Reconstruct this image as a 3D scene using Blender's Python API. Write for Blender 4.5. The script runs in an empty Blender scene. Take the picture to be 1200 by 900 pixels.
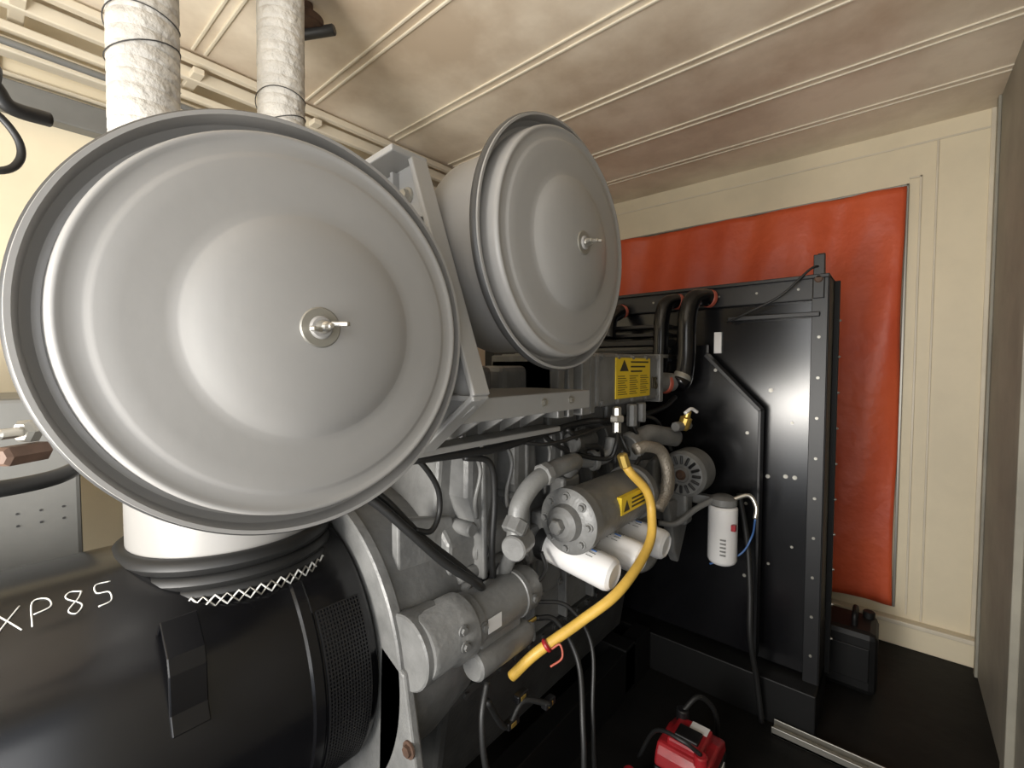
import bpy, bmesh, math, random
from mathutils import Vector, Matrix
random.seed(3)
EYE = 1.55   # eye height above the floor; the room is modelled around z=0 at the eye and lifted at the end
FLOOR = -EYE
CEIL = 1.28
scene = bpy.context.scene
scene.view_settings.view_transform = 'Standard'

# ------------------------------------------------------------------ materials
def mat(name, col, rough=0.5, metal=0.0, var=0.0, vscale=6.0, col2=None, bump=0.0, bscale=40.0, spec=0.5, coat=0.0, dist=0.01, lo=.35, hi=.65):
    m = bpy.data.materials.new(name); m.use_nodes = True
    nt = m.node_tree; b = nt.nodes['Principled BSDF']
    b.inputs['Base Color'].default_value = (*col, 1)
    b.inputs['Roughness'].default_value = rough
    b.inputs['Metallic'].default_value = metal
    b.inputs['Specular IOR Level'].default_value = spec
    b.inputs['Coat Weight'].default_value = coat
    tc = nt.nodes.new('ShaderNodeTexCoord')
    if var > 0 or col2:
        n = nt.nodes.new('ShaderNodeTexNoise'); n.inputs['Scale'].default_value = vscale
        n.inputs['Detail'].default_value = 6; n.inputs['Roughness'].default_value = 0.6
        nt.links.new(tc.outputs['Object'], n.inputs['Vector'])
        r = nt.nodes.new('ShaderNodeValToRGB')
        r.color_ramp.elements[0].position = lo; r.color_ramp.elements[1].position = hi
        c2 = col2 if col2 else tuple(c*(1-var) for c in col)
        r.color_ramp.elements[0].color = (*c2, 1); r.color_ramp.elements[1].color = (*col, 1)
        nt.links.new(n.outputs['Fac'], r.inputs['Fac'])
        nt.links.new(r.outputs['Color'], b.inputs['Base Color'])
    if bump > 0:
        n2 = nt.nodes.new('ShaderNodeTexNoise'); n2.inputs['Scale'].default_value = bscale
        n2.inputs['Detail'].default_value = 4
        nt.links.new(tc.outputs['Object'], n2.inputs['Vector'])
        bp = nt.nodes.new('ShaderNodeBump'); bp.inputs['Strength'].default_value = bump
        bp.inputs['Distance'].default_value = dist
        nt.links.new(n2.outputs['Fac'], bp.inputs['Height'])
        nt.links.new(bp.outputs['Normal'], b.inputs['Normal'])
    return m

GREY   = mat('grey_enamel', (0.265,0.258,0.248), 0.40, var=0.06, vscale=5, bump=0.02, bscale=60, spec=.45)
CAST   = mat('grey_cast_paint', (0.19,0.19,0.185), 0.38, var=0.35, vscale=9, bump=0.15, bscale=70)
CASTD  = mat('grey_cast_dark', (0.05,0.05,0.048), 0.5, var=0.4, vscale=9, bump=0.15, bscale=70)  # darker casting grey; shade under the engine is put into the pan's colour
CAN    = mat('bracket_grey', (0.30,0.295,0.285), 0.4, var=0.1, vscale=4)
BLACK  = mat('black_gloss', (0.005,0.005,0.006), 0.20, var=0.3, vscale=8)
BLACKM = mat('black_satin', (0.007,0.007,0.008), 0.42, var=0.3, vscale=8)
BLACKD = mat('black_dull', (0.005,0.005,0.005), 0.55, var=0.3, vscale=8, spec=.3)
RUB    = mat('black_rubber', (0.010,0.010,0.010), 0.5)
RIMD   = mat('rim_dark', (0.04,0.04,0.04), 0.45)
STEEL  = mat('zinc_steel', (0.55,0.53,0.48), 0.32, metal=0.85, var=0.2, vscale=30)
BOLTD  = mat('dull_bolt', (0.28,0.27,0.24), 0.4, metal=0.6)
CREAM  = mat('cream_wall_paint', (0.84,0.74,0.54), 0.55, var=0.10, vscale=2.5, bump=0.05, bscale=12)
CEILM  = mat('ceiling_stained', (0.90,0.80,0.65), 0.34, col2=(0.58,0.47,0.35), vscale=1.2, bump=0.2, bscale=3.5, dist=.02, lo=.34, hi=.58)
TRIMM  = mat('cream_trim_paint', (0.80,0.72,0.57), 0.45, var=0.15, vscale=3)
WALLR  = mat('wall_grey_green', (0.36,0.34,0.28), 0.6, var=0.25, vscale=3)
FLOORM = mat('floor_oily_black', (0.009,0.0085,0.008), 0.6, var=0.5, vscale=5, bump=0.2, bscale=15, spec=.25)
ORANGE = mat('orange_tarpaulin', (0.70,0.125,0.045), 0.45, col2=(0.56,0.08,0.03), vscale=1.5, bump=0.5, bscale=5, spec=.4, dist=.03)
LAG    = mat('exhaust_lagging', (0.60,0.58,0.54), 0.9, var=0.18, vscale=18, bump=0.9, bscale=38, dist=.012)
WHITE  = mat('filter_white', (0.68,0.67,0.66), 0.35)
YEL    = mat('label_yellow', (0.80,0.56,0.03), 0.45)
HOSEY  = mat('hose_yellow', (0.62,0.39,0.07), 0.45, var=0.2, vscale=20)
REDP   = mat('red_plastic', (0.34,0.016,0.022), 0.35, var=.3, vscale=20)
REDC   = mat('red_clamp', (0.36,0.08,0.05), 0.5)
BRASS  = mat('brass', (0.55,0.38,0.10), 0.35, metal=0.8)
BLUE   = mat('blue_tube', (0.05,0.12,0.30), 0.4)
CHALK  = mat('chalk_white', (0.75,0.75,0.72), 0.8)
INK    = mat('label_ink', (0.05,0.04,0.02), 0.6)
BRAID  = mat('braided_hose', (0.26,0.23,0.19), 0.4, metal=0.5, bump=0.5, bscale=150)
RUST   = mat('rusty_brown', (0.10,0.055,0.035), 0.7, var=0.4, vscale=30)
TRAYM  = mat('tray_grey', (0.18,0.18,0.17), 0.5, var=0.2, vscale=4)

# ------------------------------------------------------------------ mesh helpers
def group(name, parent=None):
    e = bpy.data.objects.new(name, None); e.empty_display_size = 0.1
    scene.collection.objects.link(e)
    if parent: e.parent = parent
    return e

def link(me, name, m, parent, smooth=False, bevel=0, seg=2):
    o = bpy.data.objects.new(name, me); scene.collection.objects.link(o)
    if m: me.materials.append(m)
    if smooth:
        for p in me.polygons: p.use_smooth = True
    if bevel > 0:
        md = o.modifiers.new('Bevel', 'BEVEL'); md.width = bevel; md.segments = seg
        md.limit_method = 'ANGLE'; md.angle_limit = math.radians(40)
    if parent: o.parent = parent
    return o

def box(name, lo, hi, m, parent=None, bevel=0.004):
    bm = bmesh.new(); bmesh.ops.create_cube(bm, size=1)
    for v in bm.verts:
        v.co = Vector([(lo[i]+hi[i])/2 + v.co[i]*(hi[i]-lo[i]) for i in range(3)])
    me = bpy.data.meshes.new(name); bm.to_mesh(me); bm.free()
    return link(me, name, m, parent, bevel=bevel)

def frame(axis):
    z = Vector(axis).normalized()
    t = Vector((0,0,1)) if abs(z.z) < 0.9 else Vector((1,0,0))
    x = t.cross(z).normalized(); y = z.cross(x)
    return x, y, z

def lathe(name, prof, org, axis, m, parent=None, n=48, sharp=30):
    """prof: list of (radius, height along axis)"""
    x,y,z = frame(axis); org = Vector(org)
    bm = bmesh.new(); rings = []
    for r,h in prof:
        c = org + z*h
        if r < 1e-5: rings.append([bm.verts.new(c)])
        else: rings.append([bm.verts.new(c + (x*math.cos(2*math.pi*i/n)+y*math.sin(2*math.pi*i/n))*r) for i in range(n)])
    for a,b in zip(rings, rings[1:]):
        for i in range(n):
            j = (i+1) % n
            if len(a)==1 and len(b)==1: continue
            if len(a)==1: bm.faces.new((a[0], b[j], b[i]))
            elif len(b)==1: bm.faces.new((a[i], a[j], b[0]))
            else: bm.faces.new((a[i], a[j], b[j], b[i]))
    bmesh.ops.recalc_face_normals(bm, faces=bm.faces)
    me = bpy.data.meshes.new(name); bm.to_mesh(me); bm.free()
    for p in me.polygons: p.use_smooth = True
    me.set_sharp_from_angle(angle=math.radians(sharp))
    return link(me, name, m, parent)

def cyl(name, p1, p2, r, m, parent=None, n=32, r2=None, ch=0.004):
    p1, p2 = Vector(p1), Vector(p2); L = (p2-p1).length
    r2 = r if r2 is None else r2
    ch = min(ch, r*0.4, r2*0.4, L*0.4)
    return lathe(name, [(0,0),(r-ch,0),(r,ch),(r2,L-ch),(r2-ch,L),(0,L)], p1, p2-p1, m, parent, n)

def catmull(pts, k=8):
    P = [Vector(p) for p in pts]
    P = [P[0]*2-P[1]] + P + [P[-1]*2-P[-2]]
    out = []
    for i in range(1, len(P)-2):
        a,b,c,d = P[i-1],P[i],P[i+1],P[i+2]
        for s in range(k):
            t = s/k
            out.append(0.5*((2*b)+(c-a)*t+(2*a-5*b+4*c-d)*t*t+(3*b-a-3*c+d)*t**3))
    out.append(P[-2]); return out

def tube(name, pts, r, m, parent=None, n=14, k=8, rib=0.0):
    C = catmull(pts, k)
    bm = bmesh.new(); rings = []; prev = None
    for i,c in enumerate(C):
        t = (C[min(i+1,len(C)-1)] - C[max(i-1,0)]).normalized()
        if prev is None: x,y,_ = frame(t)
        else:
            x = (prev - t*prev.dot(t)).normalized(); y = t.cross(x)
        prev = x
        rr = r*(1+(rib if i%2 else 0))
        rings.append([bm.verts.new(c+(x*math.cos(2*math.pi*j/n)+y*math.sin(2*math.pi*j/n))*rr) for j in range(n)])
    for a,b in zip(rings, rings[1:]):
        for i in range(n): bm.faces.new((a[i],a[(i+1)%n],b[(i+1)%n],b[i]))
    bm.faces.new(rings[0][::-1]); bm.faces.new(rings[-1])
    bmesh.ops.recalc_face_normals(bm, faces=bm.faces)
    me = bpy.data.meshes.new(name); bm.to_mesh(me); bm.free()
    return link(me, name, m, parent, smooth=True)

def prism(name, poly, axis, lo, hi, m, parent=None, bevel=0.004):
    """poly in the two remaining axes (in xyz order), extruded lo..hi along axis"""
    bm = bmesh.new()
    def mk(p, d):
        if axis=='y': return (p[0], d, p[1])
        if axis=='x': return (d, p[0], p[1])
        return (p[0], p[1], d)
    a = [bm.verts.new(mk(p,lo)) for p in poly]; b = [bm.verts.new(mk(p,hi)) for p in poly]
    bm.faces.new(a); bm.faces.new(b[::-1]); n = len(poly)
    for i in range(n): bm.faces.new((a[i], b[i], b[(i+1)%n], a[(i+1)%n]))
    bmesh.ops.recalc_face_normals(bm, faces=bm.faces)
    me = bpy.data.meshes.new(name); bm.to_mesh(me); bm.free()
    return link(me, name, m, parent, bevel=bevel)

def bar(name, a, b, w, axis, lo, hi, m, par):
    a=Vector(a); b=Vector(b); d=(b-a).normalized(); n=Vector((-d.y,d.x))*w/2
    return prism(name, [tuple(a+n),tuple(b+n),tuple(b-n),tuple(a-n)], axis, lo, hi, m, par, .003)

def bolts(name, pts, axis, r, h, m, parent, n=6, washer=True):
    bm = bmesh.new(); x,y,z = frame(axis)
    def disc(c, r, h0, h1, n):
        a = [bm.verts.new(c+z*h0+(x*math.cos(2*math.pi*i/n)+y*math.sin(2*math.pi*i/n))*r) for i in range(n)]
        b = [bm.verts.new(c+z*h1+(x*math.cos(2*math.pi*i/n)+y*math.sin(2*math.pi*i/n))*r) for i in range(n)]
        bm.faces.new(a); bm.faces.new(b)
        for i in range(n): bm.faces.new((a[i],a[(i+1)%n],b[(i+1)%n],b[i]))
    for p in pts:
        p = Vector(p)
        if washer: disc(p, r*1.5, -0.002, h*0.25, 16)
        disc(p, r, 0, h, n)
    bmesh.ops.recalc_face_normals(bm, faces=bm.faces)
    me = bpy.data.meshes.new(name); bm.to_mesh(me); bm.free()
    return link(me, name, m, parent)

def grid_strip(name, fn, nu, nv, m, parent=None):
    bm = bmesh.new(); V = [[bm.verts.new(fn(i/nu, j/nv)) for j in range(nv+1)] for i in range(nu+1)]
    for i in range(nu):
        for j in range(nv): bm.faces.new((V[i][j],V[i+1][j],V[i+1][j+1],V[i][j+1]))
    bmesh.ops.recalc_face_normals(bm, faces=bm.faces)
    me = bpy.data.meshes.new(name); bm.to_mesh(me); bm.free()
    return link(me, name, m, parent, smooth=True)

# ------------------------------------------------------------------ room
XB, XF, YR, YL = -1.7, 3.3, -0.35, 2.45
box('floor', (XB-.1,YR-.1,FLOOR-.1), (XF+.1,YL+.1,FLOOR), FLOORM, bevel=0)
box('ceiling', (XB-.1,YR-.1,CEIL), (XF+.1,YL+.1,CEIL+.1), CEILM, bevel=0)
box('wall_front', (XF,YR-.1,FLOOR), (XF+.1,YL+.1,CEIL), CREAM, bevel=0)
box('wall_left', (XB-.1,YL,FLOOR), (XF,YL+.1,CEIL), CREAM, bevel=0)
g = group('wall_right')  # right wall with an unseen opening, added to let side light in
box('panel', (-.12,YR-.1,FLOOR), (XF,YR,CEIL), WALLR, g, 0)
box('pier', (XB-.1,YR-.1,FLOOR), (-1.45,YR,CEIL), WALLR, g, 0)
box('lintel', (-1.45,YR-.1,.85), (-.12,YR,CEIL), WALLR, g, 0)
g = group('wall_back')   # wall with an open doorway behind the photographer
box('pier_left', (XB-.1,1.55,FLOOR), (XB,YL,CEIL), CREAM, g, 0)
box('pier_right', (XB-.1,YR,FLOOR), (XB,-.25,CEIL), CREAM, g, 0)
box('lintel', (XB-.1,-.25,0.8), (XB,1.55,CEIL), CREAM, g, 0)

g = group('trim_1')       # raised double battens across the ceiling
for i,x in enumerate((-1.0,-.5,0.0,0.62,1.08,1.55,1.99,2.47,2.90)):
    for k,dx in enumerate((-.022,.022)):
        box('batten_%d_%d'%(i,k), (x+dx-.006,YR,CEIL-.008), (x+dx+.006,2.2,CEIL), TRIMM, g, .003)
g = group('trim_2')       # far wall sheeting seams, corner and skirting
box('seam', (XF-.008,-.145,-1.40), (XF,-.135,1.19), TRIMM, g, .003)
box('corner_strip', (XF-.012,YR,-1.40), (XF,YR+.02,CEIL), TRIMM, g, .004)
box('head_strip', (XF-.006,YR,1.185), (XF,YL,1.195), TRIMM, g, .002)
box('panel_edge', (XF-.010,-.082,-1.38), (XF,-.072,1.02), TRIMM, g, .002)
box('panel_head', (XF-.010,-.082,1.01), (XF,-.03,1.02), TRIMM, g, .002)
g = group('baseboard_front')
box('board', (XF-.05,YR,FLOOR), (XF,.6,-1.42), CREAM, g, .006)
box('board_cap', (XF-.06,YR,-1.43), (XF,.6,-1.405), TRIMM, g, .005)
g = group('trim_3')
box('door_jamb', (2.28,YR,FLOOR), (2.36,YR+.025,CEIL), WALLR, g, .004)
box('post', (3.16,YR,FLOOR), (3.2,YR+.012,CEIL), WALLR, g, .003)

# overhead steel rails along the left wall
g = group('cable_tray')
for i,(y,z,w,h) in enumerate(((2.22,1.25,.035,.03),(2.27,1.21,.03,.05),(2.33,1.15,.03,.03),(2.37,1.10,.06,.05))):
    box('rail_%d'%i, (XB,y-w/2,z-h/2), (XF,y+w/2,z+h/2), TRIMM, g, .005)
for i in range(9):
    x = -1.4+i*.5
    box('rung_%d'%i, (x,2.2,1.19), (x+.04,YL,1.215), TRIMM, g, .003)
box('beam', (XB,2.38,.90), (XF,YL,1.0), TRAYM, g, .006)
for i in range(8):
    x = -1.2+i*.42
    box('frame_a_%d'%i, (x,YL-.02,1.02), (x+.02,YL,1.2), TRIMM, g, .002)
box('frame_low', (XB,YL-.02,1.03), (XF,YL,1.045), TRIMM, g, .002)
tube('conduit', [(-1.5,2.3,1.08),(0,2.3,1.085),(1,2.3,1.08),(3.2,2.3,1.08)], .012, TRAYM, g)

# ------------------------------------------------------------------ tarpaulin on far wall
g = group('orange_tarpaulin')
def tf(u,v):
    y = -.015 + u*2.2; z = -1.345 + v*2.31
    x = XF-.045 - .013*math.sin(y*11+z*1.5+.8*math.sin(z*2)) - .006*math.sin(y*27+z*4) - .010*math.exp(-((v-.95)/.07)**2)*math.sin(y*16) - .006*math.sin(z*6+y*4) - .010*max(0,.45-v)*math.sin(y*40+z*3)
    x += .012*math.exp(-((u)/.012)**2)
    return (x, y+.005*math.sin(z*5), z+.004*math.sin(y*9))
o = grid_strip('sheet', tf, 120, 70, ORANGE, g)
sm = o.modifiers.new('Solidify','SOLIDIFY'); sm.thickness=.004
box('batten_side', (XF-.022,-.030,-1.35), (XF-.004,-.018,.985), BOLTD, g, .002)
box('batten_top', (XF-.022,-.030,.973), (XF-.004,2.2,.983), BOLTD, g, .002)

# ------------------------------------------------------------------ radiator
g = group('radiator')
X0,X1,Y0,Y1,ZT = 2.3,2.46,.225,2.2,.375
box('core_face', (X0,Y0+.02,-1.35), (X1,Y1,ZT-.02), BLACK, g, .004)
box('top_beam', (X0-.03,Y0-.005,ZT-.10), (X1+.02,Y1,ZT), BLACKM, g, .005)
box('top_lip', (X0-.05,Y0-.01,ZT-.012), (X1+.02,Y1,ZT+.004), BLACKM, g, .003)
box('side_flange', (X0-.035,Y0-.006,-1.40), (X0-.02,Y0+.05,ZT), BLACKM, g, .002)
box('side_plate', (X0-.03,Y0-.01,-1.40), (X1+.02,Y0+.012,ZT), BLACKD, g, .002)
box('rear_flange', (X1,Y0-.03,-1.40), (X1+.02,Y0+.03,ZT), BLACKD, g, .002)
box('panel_ledge', (X0-.05,Y0+.02,.205), (X0,.60,.225), BLACKM, g, .003)
box('foot', (X0-.12,Y0-.01,FLOOR), (X1+.1,Y1,-1.36), BLACKD, g, .005)
prism('fan_guard', [(.68,.10),(.68,.04),(.452,-.20),(.452,-1.30),(1.9,-1.30),(1.9,.10)], 'x', 2.22, 2.25, BLACK, g, .003)
prism('guard_edge', [(.685,.045),(.452,-.20),(.440,-.19),(.675,.058)], 'x', 2.19, 2.25, BLACKM, g, .002)
box('guard_edge_v', (2.19,.44,-1.3), (2.25,.452,-.195), BLACKM, g, .002)
for i in range(5):
    z = .20-.042*i
    box('louvre_%d'%i, (2.18,.86,z-.012), (2.27,2.0,z+.006), BLACKM, g, .003)
box('header_pipe_box', (2.16,.84,.10), (2.25,2.0,.13), BLACKM, g, .004)
bolts('flange_bolts', [(X0-.036,Y0+.022,.29-.17*i) for i in range(10)], (-1,0,0), .004, .006, BOLTD, g)
bolts('beam_bolts', [(X0-.031,Y0+.16*i+.10,ZT-.05) for i in range(9)], (-1,0,0), .0035, .005, BOLTD, g)
bolts('side_bolts', [(X1+.012,Y0-.031,.20-.16*i) for i in range(10)], (0,-1,0), .0045, .006, BOLTD, g)
bolts('panel_bolts', [(X0-.001,.425,-.11),(X0-.001,.43,-.50),(X0-.001,.36,-.49),(X0-.001,.325,-.49)], (-1,0,0), .006, .007, BOLTD, g)
bolts('panel_bolts_small', [(X0-.001,.34,-.25),(X0-.001,.33,-.8),(X0-.001,.42,-.9)], (-1,0,0), .004, .005, BOLTD, g)
bolts('guard_bolts', [(2.22,.50,-.30),(2.22,.50,-.62),(2.22,.50,-.95),(2.22,.64,-.02)], (-1,0,0), .005, .006, BOLTD, g)
box('sticker', (2.285,.635,.06), (2.2985,.668,.16), WHITE, g, .001)
prism('lifting_lug', [(2.27,.30),(2.27,.42),(2.285,.47),(2.305,.47),(2.32,.40),(2.38,.30)], 'y', .235, .262, RUST, g, .004)
box('lug_plate', (2.255,.232,.28),(2.268,.272,.46), BLACKM, g, .003)
cyl('lug_pin', (2.25,.252,.36),(2.28,.252,.36), .016, RUST, g)
tube('lug_wire', [(2.24,.60,.20),(2.22,.50,.24),(2.22,.38,.30),(2.24,.28,.40),(2.27,.245,.41)], .005, RUB, g)

# black coolant hoses
def hose(name, pts, r, ends):
    g = group(name)
    tube('hose', pts, r, BLACK, g, n=20, k=10)
    for i,(a,b) in enumerate(ends):
        cyl('clamp_%d'%i, a, b, r*1.06, REDC if i==0 else BOLTD, g)
    return g
hose('coolant_hose', [(2.245,.67,.315),(2.20,.70,.32),(2.14,.725,.30),(2.105,.735,.21),(2.10,.735,.05),(2.08,.74,-.06),(2.05,.755,-.085)], .040,
     [((2.245,.672,.315),(2.225,.683,.317)),((2.09,.74,-.04),(2.07,.745,-.07))])
hose('coolant_hose', [(2.245,.82,.315),(2.21,.84,.315),(2.16,.86,.29),(2.13,.865,.20),(2.12,.865,.05),(2.10,.87,-.06)], .036,
     [((2.245,.82,.315),(2.225,.832,.315)),((2.12,.865,.055),(2.12,.865,.035))])
hose('coolant_hose', [(2.245,1.12,.30),(2.21,1.13,.28),(2.14,1.14,.24),(2.12,1.14,.14)], .036,
     [((2.245,1.12,.295),(2.225,1.126,.288))])

# ------------------------------------------------------------------ air cleaners
def air_cleaner(c, r, blen, rb, back, yaw=0):
    g = group('air_cleaner'); s = r/.285
    g.location = c; g.rotation_euler = (0,0,math.radians(yaw))
    c = (0,0,0)
    P = [(.262,-.037),(.268,-.026),(.284,-.012),(.288,-.002),(.286,.006),(.281,.006),(.2785,-.008),(.276,-.022),(.268,-.026),
         (.261,-.024),(.2580,.018),(.2565,.0245),(.2535,.0278),(.250,.0278),(.247,.0262),(.243,.0256),(.232,.0258),(.229,.0268),(.226,.0288),(.222,.030),
         (.200,.0308),(.165,.0335),(.153,.0342),(.149,.036),(.141,.041),(.128,.0465),(.11,.0515),(.085,.0565),(.06,.0595),(.03,.0615),(0,.062)]
    lathe('cover', [(a*s,b*s) for a,b in P], c, (0,-1,0), GREY, g, n=128, sharp=50)
    R=[]
    for i in range(9):
        t = math.pi*2*i/8; R.append(((.2865+.0036*math.cos(t))*s, (-.006+.009*math.sin(t))*s))
    lathe('rim_band', R, c, (0,-1,0), RIMD, g, n=128, sharp=80)
    b = [(rb*.2,-blen),(back,-blen),(back*1.02,-blen+.02),(rb,-.20*s),(rb,-.075*s),(rb+.008,-.07*s),(rb+.008,-.045*s),(rb,-.04*s),(.262*s,-.036*s)]
    lathe('housing', b, c, (0,-1,0), GREY, g, n=96, sharp=35)
    y0 = -.062*s
    cyl('washer', (0,y0+.002,0), (0,y0-.002,0), .026, BOLTD, g)
    cyl('washer_small', (0,y0,0), (0,y0-.006,0), .015, GREY, g)
    cyl('nut', (0,y0-.004,0), (0,y0-.022,0), .009, STEEL, g, n=12, r2=.007)
    cyl('stud', (0,y0,0), (0,y0-.034,0), .004, STEEL, g)
    for i,sg in enumerate((-1,1)):
        prism('wing_%d'%i, [(sg*.005,y0-.006),(sg*.016,y0-.014),(sg*.026,y0-.030),(sg*.020,y0-.033),(sg*.012,y0-.024),(sg*.005,y0-.020)], 'z', -.003+sg*.004, .003+sg*.004, STEEL, g, .0015)
    return g
ac1 = air_cleaner((.289,.622,.049), .272, .80, .238, .21, -4)
ac2 = air_cleaner((.862,.585,.268), .274, .36, .235, .165, 0)
# duct from the first cleaner down to the alternator
g = group('air_intake_duct')
cx,cy = .39,1.235
lathe('duct', [(.19,.02),(.195,0),(.2,-.02),(.2,-.33)], (cx,cy,-.12), (0,0,1), GREY, g, n=72)
lathe('duct_top', [(0,0),(.16,0),(.19,-.02)], (cx,cy,-.10), (0,0,1), GREY, g, n=72)
for k,(z,rr,dr) in enumerate(((-.405,.018,.207),(-.435,.016,.212),(-.458,.014,.216))):
    pr=[(dr+rr*math.cos(t*math.pi/5), rr*math.sin(t*math.pi/5)) for t in range(11)]
    lathe('rubber_ring_%d'%k, pr, (cx,cy,z), (0,0,1), RUB, g, n=72, sharp=80)
lathe('lower_collar', [(.2,-.0),(.2,-.14)], (cx,cy,-.44), (0,0,1), BLACKM, g, n=72)
pts=[]
for i in range(73):
    t=2*math.pi*i/72
    pts.append((cx+.232*math.cos(t),cy+.232*math.sin(t),-.468+(.011 if i%2 else -.011)))
tube('wire_lashing', pts, .0022, CHALK, g, n=5, k=2)
tube('wire_lashing_b', [(p[0],p[1],-.936-p[2]) for p in pts], .0022, STEEL, g, n=5, k=2)

# lagged exhaust pipes
for (x,y,r) in ((.276,1.42,.068),(.63,1.49,.064)):
    g = group('exhaust_pipe')
    pr=[]
    z=-.08
    while z<1.26:
        st = .022+.020*random.random(); a=.0012*random.random()
        pr += [(r+.001,z),(r+.0028+a,z+.004),(r+.0026+a,z+st-.004),(r+.0012,z+st-.001)]; z+=st
    lathe('lagging', [(0.001,-.08)]+pr+[(.001,1.279)], (x,y,0), (0.012,0,1), LAG, g, n=40, sharp=60)
    cyl('roof_collar', (x+.015,y,1.262),(x+.015,y,1.28), r*1.35, RUST, g)
    tube('tie_wire', [(x+.008+(r+.006)*math.cos(t*.5),y+(r+.006)*math.sin(t*.5),.70+.006*t+.012*math.sin(t*.7)) for t in range(30)], .0015, RIMD, g, n=5, k=3)

# ------------------------------------------------------------------ alternator
AY,AZ,AR = 1.25,-.735,.342
g = group('alternator')
lathe('drum', [(0,-1.25),(.28,-1.25),(AR-.01,-1.235),(AR,-1.22),(AR,-.160),(AR+.004,-.155),(AR+.004,-.135),(AR,-.13),(AR,-.01),(AR-.006,0),(0,0)], (.59,AY,AZ), (1,0,0), BLACK, g, n=128, sharp=35)
def onA(x, th, dr=0.0):   # theta measured from straight up towards the camera side (-y)
    return (x, AY-(AR+dr)*math.sin(th), AZ+(AR+dr)*math.cos(th))
bm = bmesh.new()
def quad(bm, xa, xb, ta, tb, d0, d1):
    vs=[bm.verts.new(onA(*q)) for q in ((xa,ta,d0),(xb,ta,d0),(xb,tb,d0),(xa,tb,d0),(xa,ta,d1),(xb,ta,d1),(xb,tb,d1),(xa,tb,d1))]
    for f in ((0,1,2,3),(4,5,6,7),(0,1,5,4),(1,2,6,5),(2,3,7,6),(3,0,4,7)): bm.faces.new([vs[i] for i in f])
xs,xe,ts,te = .466,.566,.98,2.2
nx,nt_ = 14,48
for i in range(nx+1):
    x = xs+(xe-xs)*i/nx
    for j in range(nt_): quad(bm, x-.0016,x+.0016, ts+(te-ts)*j/nt_, ts+(te-ts)*(j+1)/nt_, 0.0,.004)
for j in range(nt_+1):
    t = ts+(te-ts)*j/nt_
    quad(bm, xs,xe,t-.005,t+.005,0,.0035)
bmesh.ops.recalc_face_normals(bm, faces=bm.faces)
me = bpy.data.meshes.new('vent_mesh'); bm.to_mesh(me); bm.free(); link(me,'vent_mesh',BLACKM,g)
def strap(name, xa, xb, path, th, m):
    bm = bmesh.new(); rows=[]
    for (t,d) in path:
        rows.append([bm.verts.new(onA(xa,t,d)), bm.verts.new(onA(xb,t,d))])
    for a,b in zip(rows,rows[1:]): bm.faces.new((a[0],a[1],b[1],b[0]))
    me = bpy.data.meshes.new(name); bm.to_mesh(me); bm.free()
    o = link(me,name,m,g); s=o.modifiers.new('Solidify','SOLIDIFY'); s.thickness=th; s.offset=0
    b=o.modifiers.new('Bevel','BEVEL'); b.width=.002; b.segments=2
strap('bracket', .193, .250, [(.77,.001),(.77,.045),(.93,.045),(1.0,.035),(1.13,.010),(1.17,.004),(1.27,.004)], .008, BLACK)
def stroke(name, pts, x0, t0, sx=.030, st=.16):
    tube(name, [onA(x0+p[0]*sx, t0-p[1]*st, .0012) for p in pts], .0012, CHALK, g, n=5, k=5)
t0=.50
stroke('mark_x1', [(0,0),(.5,.5),(1,1)], .003, t0); stroke('mark_x2', [(0,1),(.5,.5),(1,0)], .003, t0)
stroke('mark_p', [(0,0),(.1,1),(.7,1.0),(.8,.6),(.1,.45)], .045, t0)
stroke('mark_8', [(.8,.9),(.3,1),(.1,.75),(.7,.3),(.4,0),(.1,.2),(.6,.6),(.8,.9)], .086, t0)
stroke('mark_5', [(.9,1),(.2,1),(.15,.6),(.7,.5),(.7,.1),(.1,0)], .124, t0)
for i,x in enumerate((-.1,-.55)):
    box('foot_%d'%i, (x,1.02,FLOOR+.24), (x+.12,1.48,AZ-.3), BLACKM, g)

# ------------------------------------------------------------------ engine
E = group('diesel_engine')
lathe('flange_ring', [(.30,0),(.405,0),(.41,.004),(.41,.026),(.402,.03),(.40,.05),(.395,.18),(.37,.30),(.30,.34),(0,.34)], (.60,AY,-.75), (1,0,0), CAST, E, n=96)
lathe('starter_pad', [(0,0),(.082,0),(.086,.004),(.086,.035),(.082,.05),(.080,.10),(0,.10)], (.612,.845,-.66), (1,0,0), CAST, E, n=48)
prism('mount_leg', [(.83,-.70),(.92,-.66),(.95,-1.25),(.74,-1.25),(.78,-.95)], 'x', .60, .625, CAST, E, .006)
bolts('mount_bolts', [(.598,.81,-.86),(.598,.80,-.93),(.598,.80,-1.02)], (-1,0,0), .013,.010, RUST, E)
prism('bell_web', [(.66,-.38),(.84,-.42),(.9,-.60),(.66,-.62)], 'y', .93, .96, CAST, E, .006)
prism('crankcase', [(.94,-.95),(.94,-.62),(.90,-.56),(.90,-.48),(.955,-.42),(.93,-.20),(.98,-.10),(1.5,-.10),(1.6,-.5),(1.56,-.95)], 'x', .80, 2.08, CAST, E, .012)
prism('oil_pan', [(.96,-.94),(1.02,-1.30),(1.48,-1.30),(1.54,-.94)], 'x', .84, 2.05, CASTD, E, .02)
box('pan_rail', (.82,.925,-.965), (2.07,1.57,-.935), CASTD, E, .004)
bolts('pan_bolts', [(.88+.075*i,.925,-.95) for i in range(16)], (0,-1,0), .010,.010, CASTD, E)
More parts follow.
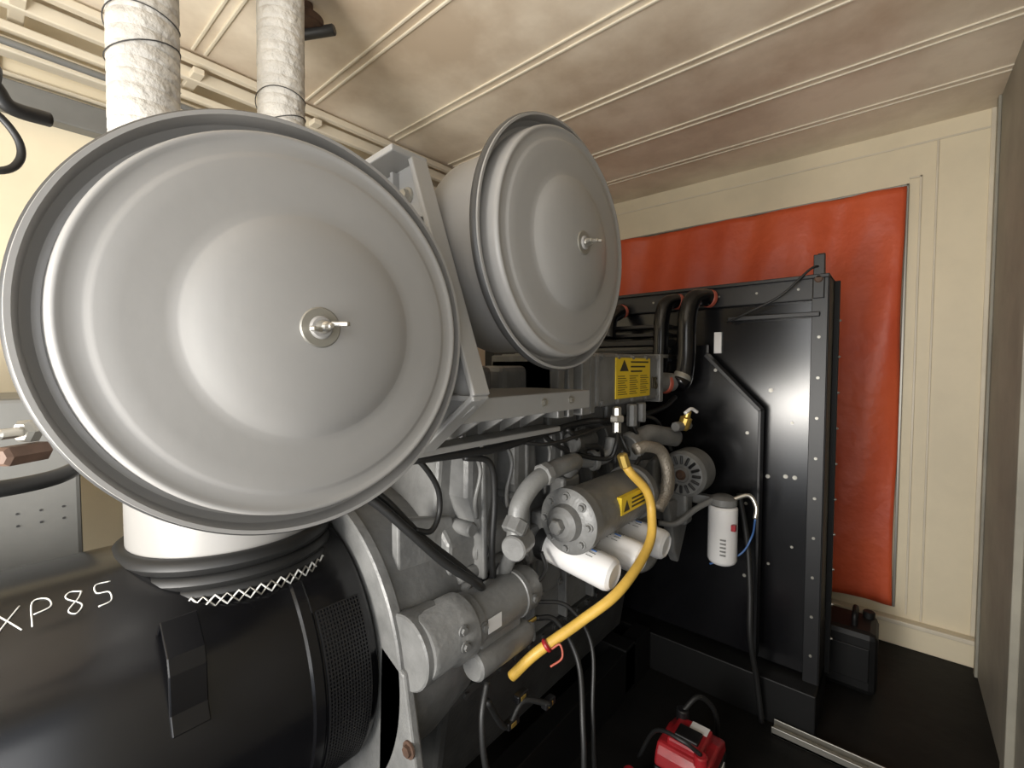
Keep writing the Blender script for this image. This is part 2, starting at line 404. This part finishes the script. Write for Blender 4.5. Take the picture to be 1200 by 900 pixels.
for i in range(6):
    x = .90+i*.195
    prism('pod_%d'%i, [(x-.055,-.22),(x+.055,-.22),(x+.062,-.34),(x+.03,-.46),(x-.02,-.47),(x-.058,-.36)], 'y', .87, .96, CAST, E, .018)
    prism('pod_rib_%d'%i, [(x-.008,-.22),(x+.010,-.22),(x+.014,-.60),(x-.004,-.60)], 'y', .862, .95, CAST, E, .006)
    cyl('core_plug_%d'%i, (x+.02,.885,-.53),(x+.02,.93,-.53), .032, CAST, E)
    cyl('core_plug_in_%d'%i, (x+.02,.88,-.53),(x+.02,.90,-.53), .020, CASTD, E)
    box('access_cover_%d'%i, (x-.07,.915,-.80),(x+.07,.945,-.64), CAST, E, .012)
    bolts('cover_bolts_%d'%i, [(x+a,.915,-.72+b) for a in (-.055,.055) for b in (-.065,.065)], (0,-1,0), .009,.010, CAST, E)
    prism('case_rib_%d'%i, [(x+.085,-.50),(x+.10,-.50),(x+.10,-.93),(x+.085,-.93)], 'y', .905, .95, CAST, E, .005)
    box('head_%d'%i, (x-.085,.86,-.21),(x+.085,1.10,-.09), CAST, E, .012)
    box('rocker_cover_%d'%i, (x-.075,.90,-.09),(x+.075,1.10,-.0), CAST, E, .018)
    bolts('head_bolts_%d'%i, [(x-.06,.86,-.15),(x+.06,.86,-.15)], (0,-1,0), .010,.012, CAST, E)
for i,(x,z,r) in enumerate(((.86,-.45,.02),(.99,-.60,.018),(1.05,-.40,.014),(.86,-.62,.024),(1.19,-.62,.016))):
    cyl('boss_%d'%i, (x,.87,z),(x,.95,z), r, CAST, E)
tube('oil_gallery', [(.83,.90,-.58),(1.2,.895,-.585),(1.6,.90,-.58),(2.0,.90,-.58)], .018, CAST, E)
for i,(x,z) in enumerate(((.84,-.28),(.97,-.27),(1.16,-.30),(1.35,-.29))):
    tube('fuel_line_%d'%i, [(x,.85,-.22),(x+.02,.84,-.28),(x+.01,.85,-.36),(x+.04,.875,-.42)], .006, CAST, E, n=8)

# air-cleaner bracket casting: upright plate between the two cleaners plus shelf
B = group('air_cleaner_bracket')
prism('upright', [(.765,.42),(.93,.41),(.93,-.19),(.74,-.17),(.60,-.08),(.585,-.05)], 'x', .594, .604, CAN, B, .002)
bar('edge_flange', (.762,.425),(.582,-.055), .012, 'x', .575,.618, CAN, B)
bar('top_flange', (.755,.425),(.93,.415), .014, 'x', .53,.618, CAN, B)
bar('lower_flange', (.582,-.055),(.74,-.175), .012, 'x', .575,.618, CAN, B)
for i,z in enumerate((.30,.17,.04,-.06)):
    yf = .762-(.425-z)*.375
    box('rib_%d'%i, (.577,yf,z-.005),(.596,.93,z+.005), CAN, B, .002)
box('mid_rib', (.577,.82,-.17),(.596,.83,.41), CAN, B, .002)
box('platform', (.60,.665,-.085),(1.12,.98,-.068), CAN, B, .003)
box('platform_lip', (.60,.66,-.118),(1.12,.67,-.068), CAN, B, .003)
for i,x in enumerate((.62,.70,.78,.87,.96,1.05)):
    prism('gusset_%d'%i, [(.67,-.08),(.92,-.08),(.92,-.19),(.86,-.19)], 'x', x, x+.010, CAN, B, .002)
box('base_flange', (.56,.78,-.20),(1.15,.855,-.185), CAN, B, .003)
bolts('bracket_bolts', [(.594,.79,.355),(.594,.65,.025),(.594,.72,-.11)], (-1,0,0), .012,.016, STEEL, B)
bolts('shelf_bolts', [(1.02,.66,-.09),(.90,.66,-.09)], (0,-1,0), .007,.008, STEEL, B)

# aftercooler / intake manifold
A = group('intake_manifold')
box('body', (1.37,.78,-.145),(1.90,1.05,.045), CAST, A, .012)
for i,(x,t,e) in enumerate(((1.13,.035,0),(1.18,.03,.005),(1.25,.05,.01),(1.32,.03,.0))):
    box('fin_%d'%i, (x,.775-e,-.16),(x+t,1.05,.035+e), CAST, A, .004)
box('core', (1.13,.80,-.14),(1.40,1.05,.02), CAST, A, .006)
box('end_flange', (1.88,.765,-.155),(1.915,1.06,.05), CAST, A, .005)
lathe('outlet', [(.075,0),(.07,.02),(.045,.09),(.042,.16),(0,.16)], (1.91,.84,-.075), (1,-.35,0), CAST, A)
bolts('bolts', [(1.40+.12*i,.78,z) for i in range(5) for z in (-.13,.032)], (0,-1,0), .008,.009, CAST, A)
box('label_plate', (1.50,.776,-.122),(1.80,.780,.030), YEL, A, .001)
prism('label_triangle', [(1.53,-.02),(1.60,-.02),(1.565,.022)], 'y', .7745,.777, INK, A, 0)
for i in range(9):
    z=-.108+.0085*i
    for k in range(3):
        xa=1.515+.095*k
        box('label_text_%d_%d'%(i,k), (xa,.775,z),(xa+.075-.02*((i+k)%3)*.5,.777,z+.0025), INK, A, 0)
for i in range(3): box('label_head_%d'%i, (1.62,.775,.012-.018*i),(1.78-.03*i,.777,.018-.018*i), INK, A, 0)
tube('letter_n', [(1.825,.777,-.095),(1.825,.777,-.055),(1.83,.777,-.05),(1.845,.777,-.057),(1.846,.777,-.095)], .004, INK, A, n=6)
tube('letter_s', [(1.868,.777,-.055),(1.858,.777,-.05),(1.856,.777,-.065),(1.870,.777,-.08),(1.866,.777,-.095),(1.855,.777,-.09)], .004, INK, A, n=6)
cyl('outlet_clamp', (2.005,.807,-.080),(2.03,.798,-.080), .047, REDC, A)

# oil cooler barrel
g = group('oil_cooler')
oc=(1.09,.72,-.455)
lathe('barrel', [(0,-.035),(.035,-.035),(.05,-.025),(.055,0),(.085,.004),(.097,.012),(.097,.05),(.088,.056),(.088,.40),(.097,.405),(.097,.44),(.07,.47),(0,.475)], oc, (1,0,0), CAST, g, n=56)
cyl('end_plug', (1.03,.72,-.455),(1.07,.72,-.455), .022, CAST, g, n=6)
bolts('cap_bolts', [(1.094,.72-.075*math.sin(t),-.455+.075*math.cos(t)) for t in [i*math.pi/4 for i in range(8)]], (-1,0,0), .009,.012, CAST, g)
prism('label', [(1.26,-.405),(1.45,-.405),(1.45,-.46),(1.26,-.46)], 'y', .6285, .645, YEL, g, 0)
prism('label_tri', [(1.275,-.452),(1.315,-.452),(1.295,-.418)], 'y', .6275,.629, INK, g, 0)
for i in range(3): box('label_line_%d'%i, (1.33,.6275,-.45+.013*i),(1.43,.629,-.444+.013*i), INK, g, 0)
box('saddle', (1.15,.74,-.56),(1.5,.90,-.47), CAST, g, .012)
box('saddle_b', (1.2,.80,-.45),(1.3,.86,-.36), CAST, g, .012)
g = group('coolant_pipe', E)
tube('pipe', [(.90,.75,-.46),(.905,.75,-.42),(.915,.75,-.37),(.96,.745,-.325),(1.03,.74,-.30),(1.12,.74,-.292),(1.20,.76,-.30),(1.22,.80,-.34)], .026, CAST, g, n=18)
cyl('elbow', (.87,.735,-.47),(.94,.755,-.465), .034, CAST, g)
cyl('union', (.885,.75,-.435),(.91,.75,-.405), .033, CAST, g, n=8)
cyl('union_b', (1.0,.742,-.305),(1.03,.74,-.30), .033, CAST, g, n=8)
tube('pipe_lower', [(.92,.78,-.47),(.94,.80,-.52),(.96,.85,-.60)], .02, CAST, g)

for i,(x) in enumerate((1.165,1.32,1.475)):
    g = group('oil_filter')
    a=Vector((x,.83,-.572)); b=Vector((x,.60-.015*i,-.605)); d=(b-a); L=d.length
    lathe('can', [(0,0),(.046,0),(.05,.006),(.05,L-.02),(.046,L-.008),(.036,L),(.030,L-.004),(0,L-.004)], a, d, WHITE, g, n=40)
    lathe('base_ring', [(.052,-.03),(.056,-.02),(.054,.004),(.02,.004)], a, d, RUB, g, n=40)
    dn=d.normalized(); sx=Vector((1,0,0)); up=sx.cross(dn); up = up if up.z>0 else -up
    for k in range(5):   # printed maker's text along the can
        ang = math.radians(55+14*k)
        rad = (up*math.sin(ang)-sx*math.cos(ang))*.0503
        for q in range(4):
            s0=.05+.032*q+.004*(k%2)
            cyl('print_%d_%d'%(k,q), a+dn*s0+rad, a+dn*(s0+.022)+rad, .0012 if k!=2 else .003, BLUE if k==2 else TRAYM, g, n=6, ch=.0004)
g = group('oil_filter_head', E)
box('casting', (1.10,.86,-.63),(1.53,.935,-.51), CAST, g, .015)

g = group('yellow_hose')
tube('hose', [(1.35,.665,-.32),(1.36,.645,-.35),(1.40,.61,-.41),(1.405,.595,-.48),(1.34,.575,-.56),(1.16,.58,-.635),(1.06,.65,-.71),(.965,.73,-.785),(.93,.79,-.86)], .0145, HOSEY, g, n=16)
cyl('end_fitting', (1.34,.67,-.285),(1.35,.66,-.33), .018, BRASS, g, n=8)
cyl('cable_tie', (.985,.705,-.76),(.978,.712,-.767), .019, REDP, g)
tube('tie_tail', [(.98,.69,-.765),(.99,.67,-.75),(.985,.66,-.78),(.96,.68,-.80)], .003, REDC, g, n=6)

# starter motor
g = group('starter_motor')
lathe('body', [(0,.03),(.07,.03),(.074,.04),(.072,.10),(.080,.115),(.080,.16),(.070,.165),(.070,.19),(.064,.195),(.064,.36),(.068,.362),(.068,.376),(.064,.378),(.064,.42),(.058,.435),(.03,.44),(0,.44)], (.60,.82,-.65), (1,0,0), CAST, g, n=56)
bolts('end_bolts', [(1.036,.82-.04*math.sin(t),-.65+.04*math.cos(t)) for t in (0.5,2,3.6,5.2)], (1,0,0), .008,.01, CAST, g)
bolts('side_bolts', [(.71,.742,-.65),(.71,.75,-.615),(.78,.752,-.64),(.985,.754,-.65)], (0,-1,0), .009,.009, CAST, g)
lathe('solenoid', [(0,0),(.032,0),(.038,.008),(.038,.20),(.034,.212),(.018,.216),(.018,.235),(0,.235)], (.775,.79,-.755), (1,0,0), CAST, g, n=36)
box('solenoid_saddle', (.80,.78,-.74),(.96,.83,-.69), CAST, g, .006)
cyl('terminal', (1.0,.79,-.742),(1.04,.79,-.742), .006, BRASS, g)
box('rating_plate', (.80,.7545,-.668),(.85,.757,-.63), WHITE, g, .001)

# charging alternator & front accessories
g = group('charging_alternator')
ca=(1.90,.68,-.46)
lathe('housing', [(0,0),(.03,0),(.035,.006),(.085,.012),(.098,.03),(.1,.05),(.1,.14),(.08,.16),(0,.16)], ca, (1,0,0), CAST, g, n=48)
for i in range(16):
    t=i*math.pi/8
    p=Vector((1.905,.68,-.46)); d=Vector((0,math.cos(t),math.sin(t)))
    cyl('slot_%d'%i, p+d*.045, p+d*.080+Vector((.004,0,0)), .006, BLACKM, g, n=8)
lathe('hub', [(0,-.012),(.012,-.012),(.022,0)], ca, (1,0,0), RUST, g, n=24)
box('bracket', (1.92,.66,-.68),(2.0,.80,-.52), CAST, g, .012)
box('bracket_arm', (1.88,.78,-.60),(2.04,.89,-.40), CAST, g, .015)
prism('lower_arm', [(1.82,-.56),(2.0,-.58),(2.05,-.72),(1.95,-.86),(1.90,-.80),(1.86,-.66)], 'y', .70,.74, CAST, g, .01)

g = group('water_pump', E)
lathe('volute', [(0,0),(.06,0),(.085,.02),(.09,.06),(.07,.09),(.07,.16),(0,.16)], (1.68,.84,-.36), (1,0,0), CAST, g)
tube('neck', [(1.60,.76,-.30),(1.70,.74,-.27),(1.80,.72,-.285),(1.88,.70,-.30)], .038, CAST, g, n=18)
tube('lower_pipe', [(1.50,.75,-.68),(1.56,.72,-.73),(1.64,.71,-.73),(1.68,.72,-.66),(1.70,.76,-.58)], .038, CAST, g, n=18)
cyl('flange', (1.58,.765,-.31),(1.61,.757,-.298), .055, CAST, g, n=24)
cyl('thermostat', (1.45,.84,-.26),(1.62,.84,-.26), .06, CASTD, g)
lathe('valve_body', [(.018,0),(.024,.01),(.024,.05),(.014,.055),(.012,.08),(0,.08)], (1.86,.66,-.26), (0,-.3,1), BRASS, g, n=12)
tube('valve_handle', [(1.83,.64,-.19),(1.87,.63,-.175),(1.91,.62,-.19)], .007, WHITE, g)
cyl('valve_side', (1.80,.67,-.245),(1.90,.65,-.245), .02, CAST, g, n=8)

g = group('braided_hose')
tube('hose', [(1.42,.66,-.28),(1.47,.64,-.275),(1.54,.62,-.30),(1.57,.61,-.37),(1.56,.61,-.45),(1.52,.62,-.50)], .02, BRAID, g, n=14)
g = group('braided_hose')
tube('hose', [(1.62,.66,-.30),(1.64,.63,-.36),(1.63,.62,-.45),(1.58,.63,-.50)], .014, BRAID, g, n=14)

g = group('sensor_fitting', E)
cyl('stub', (1.46,.75,-.24),(1.46,.75,-.145), .016, STEEL, g, n=8)
cyl('nut', (1.46,.75,-.20),(1.46,.75,-.175), .026, STEEL, g, n=6)
cyl('stub_b', (1.60,.76,-.23),(1.60,.76,-.145), .02, CAST, g, n=8)
cyl('stub_c', (1.68,.76,-.22),(1.68,.76,-.145), .02, CAST, g, n=8)
tube('lead', [(1.46,.75,-.23),(1.42,.73,-.27),(1.40,.75,-.32),(1.30,.80,-.30),(1.18,.82,-.25),(1.12,.84,-.2)], .008, RUB, g)
tube('lead_b', [(1.46,.74,-.24),(1.45,.70,-.30),(1.40,.68,-.30),(1.36,.68,-.28)], .006, RUB, g)
tube('lead_c', [(1.60,.76,-.22),(1.62,.73,-.30),(1.56,.72,-.36),(1.50,.75,-.40)], .007, RUB, g)
tube('lead_d', [(1.70,.77,-.20),(1.78,.74,-.22),(1.86,.73,-.30),(1.90,.72,-.36)], .007, RUB, g)
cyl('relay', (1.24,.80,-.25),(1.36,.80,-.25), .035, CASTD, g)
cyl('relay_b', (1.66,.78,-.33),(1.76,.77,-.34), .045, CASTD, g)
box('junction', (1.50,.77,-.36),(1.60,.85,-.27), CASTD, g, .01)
tube('elbow_pipe', [(1.30,.84,-.32),(1.38,.80,-.33),(1.44,.77,-.31),(1.46,.77,-.26)], .024, CAST, g)
cyl('elbow_flange', (1.37,.803,-.331),(1.39,.795,-.329), .036, CAST, g, n=24)

g = group('fuel_filter')
fx,fy=2.03,.545
lathe('can', [(0,-.84),(.040,-.84),(.052,-.832),(.058,-.82),(.058,-.60),(.052,-.592),(0,-.592)], (fx,fy,0), (0,0,1), WHITE, g, n=40)
lathe('head', [(0,-.592),(.045,-.592),(.055,-.585),(.055,-.56),(.03,-.548),(0,-.548)], (fx,fy,0), (0,0,1), CAST, g, n=32)
box('red_mark', (fx-.05,fy-.062,-.68),(fx-.03,fy-.045,-.655), REDP, g, .001)
for i in range(5): box('print_%d'%i, (fx-.059,fy-.028,-.79+.016*i),(fx-.0525,fy-.006,-.784+.016*i), TRAYM, g, 0)
tube('outlet', [(fx,fy-.03,-.565),(fx+.03,fy-.09,-.54),(fx+.03,fy-.12,-.58),(fx+.02,fy-.12,-.63)], .009, STEEL, g)
tube('inlet', [(fx-.03,fy+.03,-.565),(fx-.10,fy+.08,-.60),(fx-.16,fy+.14,-.66),(fx-.2,fy+.2,-.66)], .012, CAST, g)
box('bracket', (fx-.02,fy+.03,-.60),(fx+.02,fy+.25,-.56), CAST, g, .004)
tube('blue_line', [(fx+.02,fy-.12,-.63),(fx+.06,fy-.10,-.72),(fx+.03,fy-.06,-.80),(fx,fy+.05,-.86)], .004, BLUE, g)

def cable(name, pts, r, m=RUB, par=None):
    g = group(name, par); tube('cable', pts, r, m, g, n=10)
cable('coolant_line', [(.52,.90,-.27),(.57,.88,-.31),(.64,.85,-.39),(.72,.825,-.48),(.80,.80,-.55),(.86,.83,-.60)], .011, par=E)
cable('coolant_line', [(.54,.92,-.255),(.60,.89,-.31),(.68,.865,-.41),(.77,.84,-.50),(.85,.83,-.58)], .008, par=E)
cable('breather_line', [(.64,.86,-.20),(.68,.85,-.24),(.72,.85,-.30),(.73,.855,-.36),(.70,.85,-.40),(.66,.86,-.39)], .007, par=E)
cable('wiring_harness', [(.62,.84,-.215),(.90,.825,-.225),(1.15,.82,-.205),(1.35,.80,-.19),(1.6,.80,-.21),(1.95,.79,-.19),(2.15,.80,-.15)], .011, par=E)
cable('wiring_harness', [(.80,.84,-.235),(.88,.825,-.26),(.905,.83,-.36),(.90,.835,-.50),(.91,.84,-.62)], .009, par=E)
cable('wiring_harness', [(1.2,.79,-.20),(1.28,.77,-.26),(1.36,.76,-.28),(1.42,.78,-.34)], .007, par=E)
cable('wiring_harness', [(1.0,.83,-.22),(1.10,.79,-.235),(1.22,.77,-.225),(1.38,.76,-.21)], .006, par=E)
cable('wiring_harness', [(.96,.84,-.60),(1.0,.78,-.63),(1.06,.77,-.60),(1.08,.80,-.56)], .006, par=E)
cable('battery_cable', [(1.04,.79,-.742),(1.09,.75,-.76),(1.10,.68,-.86),(1.03,.62,-1.0),(1.02,.60,-1.15),(1.10,.56,-1.32),(1.20,.50,-1.50),(1.4,.47,-1.54)], .008)
cable('battery_cable', [(1.05,.80,-.70),(1.12,.73,-.72),(1.14,.66,-.82),(1.08,.62,-.98),(1.08,.60,-1.2),(1.14,.53,-1.45)], .006)
cable('battery_cable', [(.80,.76,-.79),(.76,.74,-.86),(.76,.72,-.98),(.82,.70,-1.1),(.85,.7,-1.4)], .008)
cable('drain_hose', [(2.10,.50,-.55),(2.12,.47,-.75),(2.10,.45,-.95),(2.08,.44,-1.15),(2.12,.42,-1.35),(2.13,.40,-1.53)], .012)
g = group('cable_connector')
for i,p in enumerate(((.90,.74,-.90),(.86,.74,-.95),(.97,.70,-.94))):
    box('shell_%d'%i, p, (p[0]+.045,p[1]+.02,p[2]+.02), BLACKM, g, .003)
    box('tag_%d'%i, (p[0]+.01,p[1]-.002,p[2]+.004), (p[0]+.03,p[1],p[2]+.016), BRASS, g, .001)
tube('lead', [(.99,.70,-.93),(.92,.74,-.90),(.86,.75,-.94),(.80,.76,-.84)], .008, RUB, g)

# ------------------------------------------------------------------ skid base, batteries, loose items
g = group('skid_base')
box('rail', (-1.2,.92,FLOOR),(2.17,1.0,-1.33), BLACKD, g, .004)
box('rail_far', (-1.2,1.5,FLOOR),(2.17,1.58,-1.33), BLACKD, g, .004)
for i,x in enumerate((-1.0,0.0,.66,1.9)): box('cross_%d'%i, (x,.92,FLOOR+.02),(x+.1,1.58,-1.32), BLACKD, g, .004)
g = group('steel_channel')
box('web', (2.11,-.30,FLOOR),(2.17,.36,FLOOR+.012), BOLTD, g, .002)
box('flange_a', (2.11,-.30,FLOOR),(2.116,.36,FLOOR+.035), BOLTD, g, .002)
box('flange_b', (2.164,-.30,FLOOR),(2.17,.36,FLOOR+.035), BOLTD, g, .002)

g = group('battery')
bx,by=1.60,.43; dz=-.03
box('case', (bx-.12,by,FLOOR),(bx+.11,by+.18,-1.36+dz), BLACKM, g, .008)
prism('lid', [(bx-.12,-1.36+dz),(bx+.11,-1.36+dz),(bx+.09,-1.31+dz),(bx+.02,-1.29+dz),(bx-.09,-1.29+dz),(bx-.11,-1.32+dz)], 'y', by, by+.18, REDP, g, .010)
box('lid_step', (bx-.08,by+.03,-1.30+dz),(bx+.05,by+.15,-1.265+dz), REDP, g, .010)
box('lid_black', (bx-.06,by+.05,-1.27+dz),(bx+.0,by+.13,-1.255+dz), BLACKM, g, .004)
cyl('terminal_cap', (bx-.09,by+.03,-1.30+dz),(bx-.09,by+.03,-1.26+dz), .022, REDP, g)
cyl('terminal_cap_b', (bx+.05,by+.14,-1.285+dz),(bx+.05,by+.14,-1.24+dz), .022, BLACKM, g)
box('label', (bx-.1235,by+.02,-1.46+dz),(bx-.1195,by+.15,-1.38+dz), WHITE, g, .001)
box('label_side', (bx-.10,by-.0035,-1.46+dz),(bx+.07,by-.0001,-1.375+dz), WHITE, g, .001)
for i in range(3): box('label_print_%d'%i, (bx-.09,by-.005,-1.45+.022*i+dz),(bx+.05-.03*i,by-.0034,-1.438+.022*i+dz), REDP, g, 0)
box('top_label', (bx+.005,by+.04,-1.2655+dz),(bx+.045,by+.10,-1.2635+dz), WHITE, g, 0)
tube('lead', [(bx+.05,by+.14,-1.25+dz),(bx+.11,by+.10,-1.21+dz),(bx+.18,by+.06,-1.30+dz),(bx+.22,by+.06,-1.49+dz)], .009, RUB, g)
tube('lead_b', [(bx-.09,by+.03,-1.26+dz),(bx-.12,by+.08,-1.22+dz),(bx-.10,by+.18,-1.25+dz),(bx-.06,by+.26,-1.42+dz)], .007, RUB, g)
g = group('battery')
box('case', (1.34,.56,FLOOR),(1.45,.70,-1.46), BLACKM, g, .008)
box('lid', (1.34,.56,-1.46),(1.45,.70,-1.43), REDP, g, .010)
cyl('terminal_cap', (1.37,.60,-1.43),(1.37,.60,-1.40), .02, BLACKM, g)
cyl('terminal_cap_b', (1.42,.67,-1.43),(1.42,.67,-1.40), .02, REDP, g)

g = group('jerry_can')
box('body', (2.64,.03,FLOOR),(2.88,.26,-1.25), BLACKD, g, .03)
tube('handle', [(2.70,.12,-1.26),(2.71,.12,-1.20),(2.79,.12,-1.20),(2.80,.12,-1.26)], .012, BLACKD, g)
cyl('cap', (2.83,.07,-1.255),(2.83,.07,-1.22), .025, BLACKD, g)
box('side_rib', (2.632,.06,-1.48),(2.64,.23,-1.32), BLACKD, g, .003)

# left-hand control cabinet and loose hardware
g = group('control_cabinet')
box('body', (-.55,1.62,-.62),(.165,2.05,-.08), TRAYM, g, .01)
box('leg', (.10,1.60,-1.45),(.165,1.68,-.62), TRAYM, g, .006)
box('leg_b', (-.55,1.60,-1.45),(-.48,1.68,-.62), TRAYM, g, .006)
box('foot', (-.56,1.60,FLOOR),(.18,2.05,-1.44), TRAYM, g, .006)
bolts('rivets', [(.01+.04*i,1.62,-.36-.03*j) for i in range(4) for j in range(2)], (0,-1,0), .003,.002, RIMD, g, washer=False)
g = group('pipe_clamp')
cyl('stud', (.010,.74,-.075),(.060,.78,-.075), .006, STEEL, g, n=12)
cyl('nut', (.028,.755,-.075),(.042,.766,-.075), .014, BOLTD, g, n=6)
cyl('nut_b', (.012,.742,-.10),(.05,.772,-.10), .012, RUST, g, n=6)
tube('band', [(-.06,.80,-.14),(.0,.80,-.145),(.06,.82,-.143),(.10,.88,-.135)], .010, RUB, g)
g = group('hanging_cable')
tube('cable_thick', [(-.05,1.15,.52),(.0,1.17,.50),(.03,1.19,.48),(.05,1.2,.455),(.10,1.22,.46)], .013, RUB, g)
cyl('plug', (-.04,1.18,.50),(.035,1.2,.49), .030, RUB, g)
tube('cable_thin', [(-.05,1.15,.44),(.02,1.17,.435),(.055,1.18,.40),(.058,1.18,.36),(.03,1.17,.33),(-.05,1.16,.32)], .006, RUB, g)
tube('rope', [(.028,1.25,1.279),(.030,1.25,.90),(.032,1.25,.46)], .006, CAN, g)
g = group('pipe_hanger')
cyl('flange', (.79,1.62,1.20),(.79,1.62,1.23), .055, RUST, g)
cyl('rod', (.79,1.62,1.22),(.79,1.62,1.28), .02, RUST, g)
cyl('bar', (.79,1.66,1.19),(.86,1.56,1.20), .018, RIMD, g)

# ------------------------------------------------------------------ lights
def area(name, loc, target, sx, sy, w, col):
    l = bpy.data.lights.new(name,'AREA'); l.shape='RECTANGLE'; l.size=sx; l.size_y=sy; l.energy=w; l.color=col
    o = bpy.data.objects.new(name,l); scene.collection.objects.link(o); o.location=loc
    d = Vector(target)-Vector(loc); o.rotation_euler = d.to_track_quat('-Z','Y').to_euler(); return o
area('doorway_daylight', (XB-.3,.65,-.2), (2.0,1.0,.2), 1.7, 1.9, 62, (1.0,.99,.97))
area('side_fill', (-.80,YR-.25,-.1), (.7,1.6,.2), 1.2, 1.7, 22, (1.0,.99,.97))  # added fill through the side opening, evens the light on camera-side faces
area('ceiling_fill', (-.9,.7,-.35), (1.6,.8,1.2), .5, .5, 42, (1.0,.95,.87))  # added unseen fill, aimed upward to brighten the ceiling
w = bpy.data.worlds.new('World'); scene.world = w; w.use_nodes = True
w.node_tree.nodes['Background'].inputs[0].default_value = (.8,.88,1,1)
w.node_tree.nodes['Background'].inputs[1].default_value = .8

# ------------------------------------------------------------------ camera, then lift the whole place so the floor is z=0
cam = bpy.data.cameras.new('camera'); co = bpy.data.objects.new('camera', cam); scene.collection.objects.link(co)
cam.sensor_width = 36; cam.lens = 36*530/1200; cam.clip_start=.02
co.rotation_euler = (math.radians(90-2.3), 0, math.radians(40.3-90))
scene.camera = co
for o in list(scene.objects):
    if o.parent is None: o.location.z += EYE
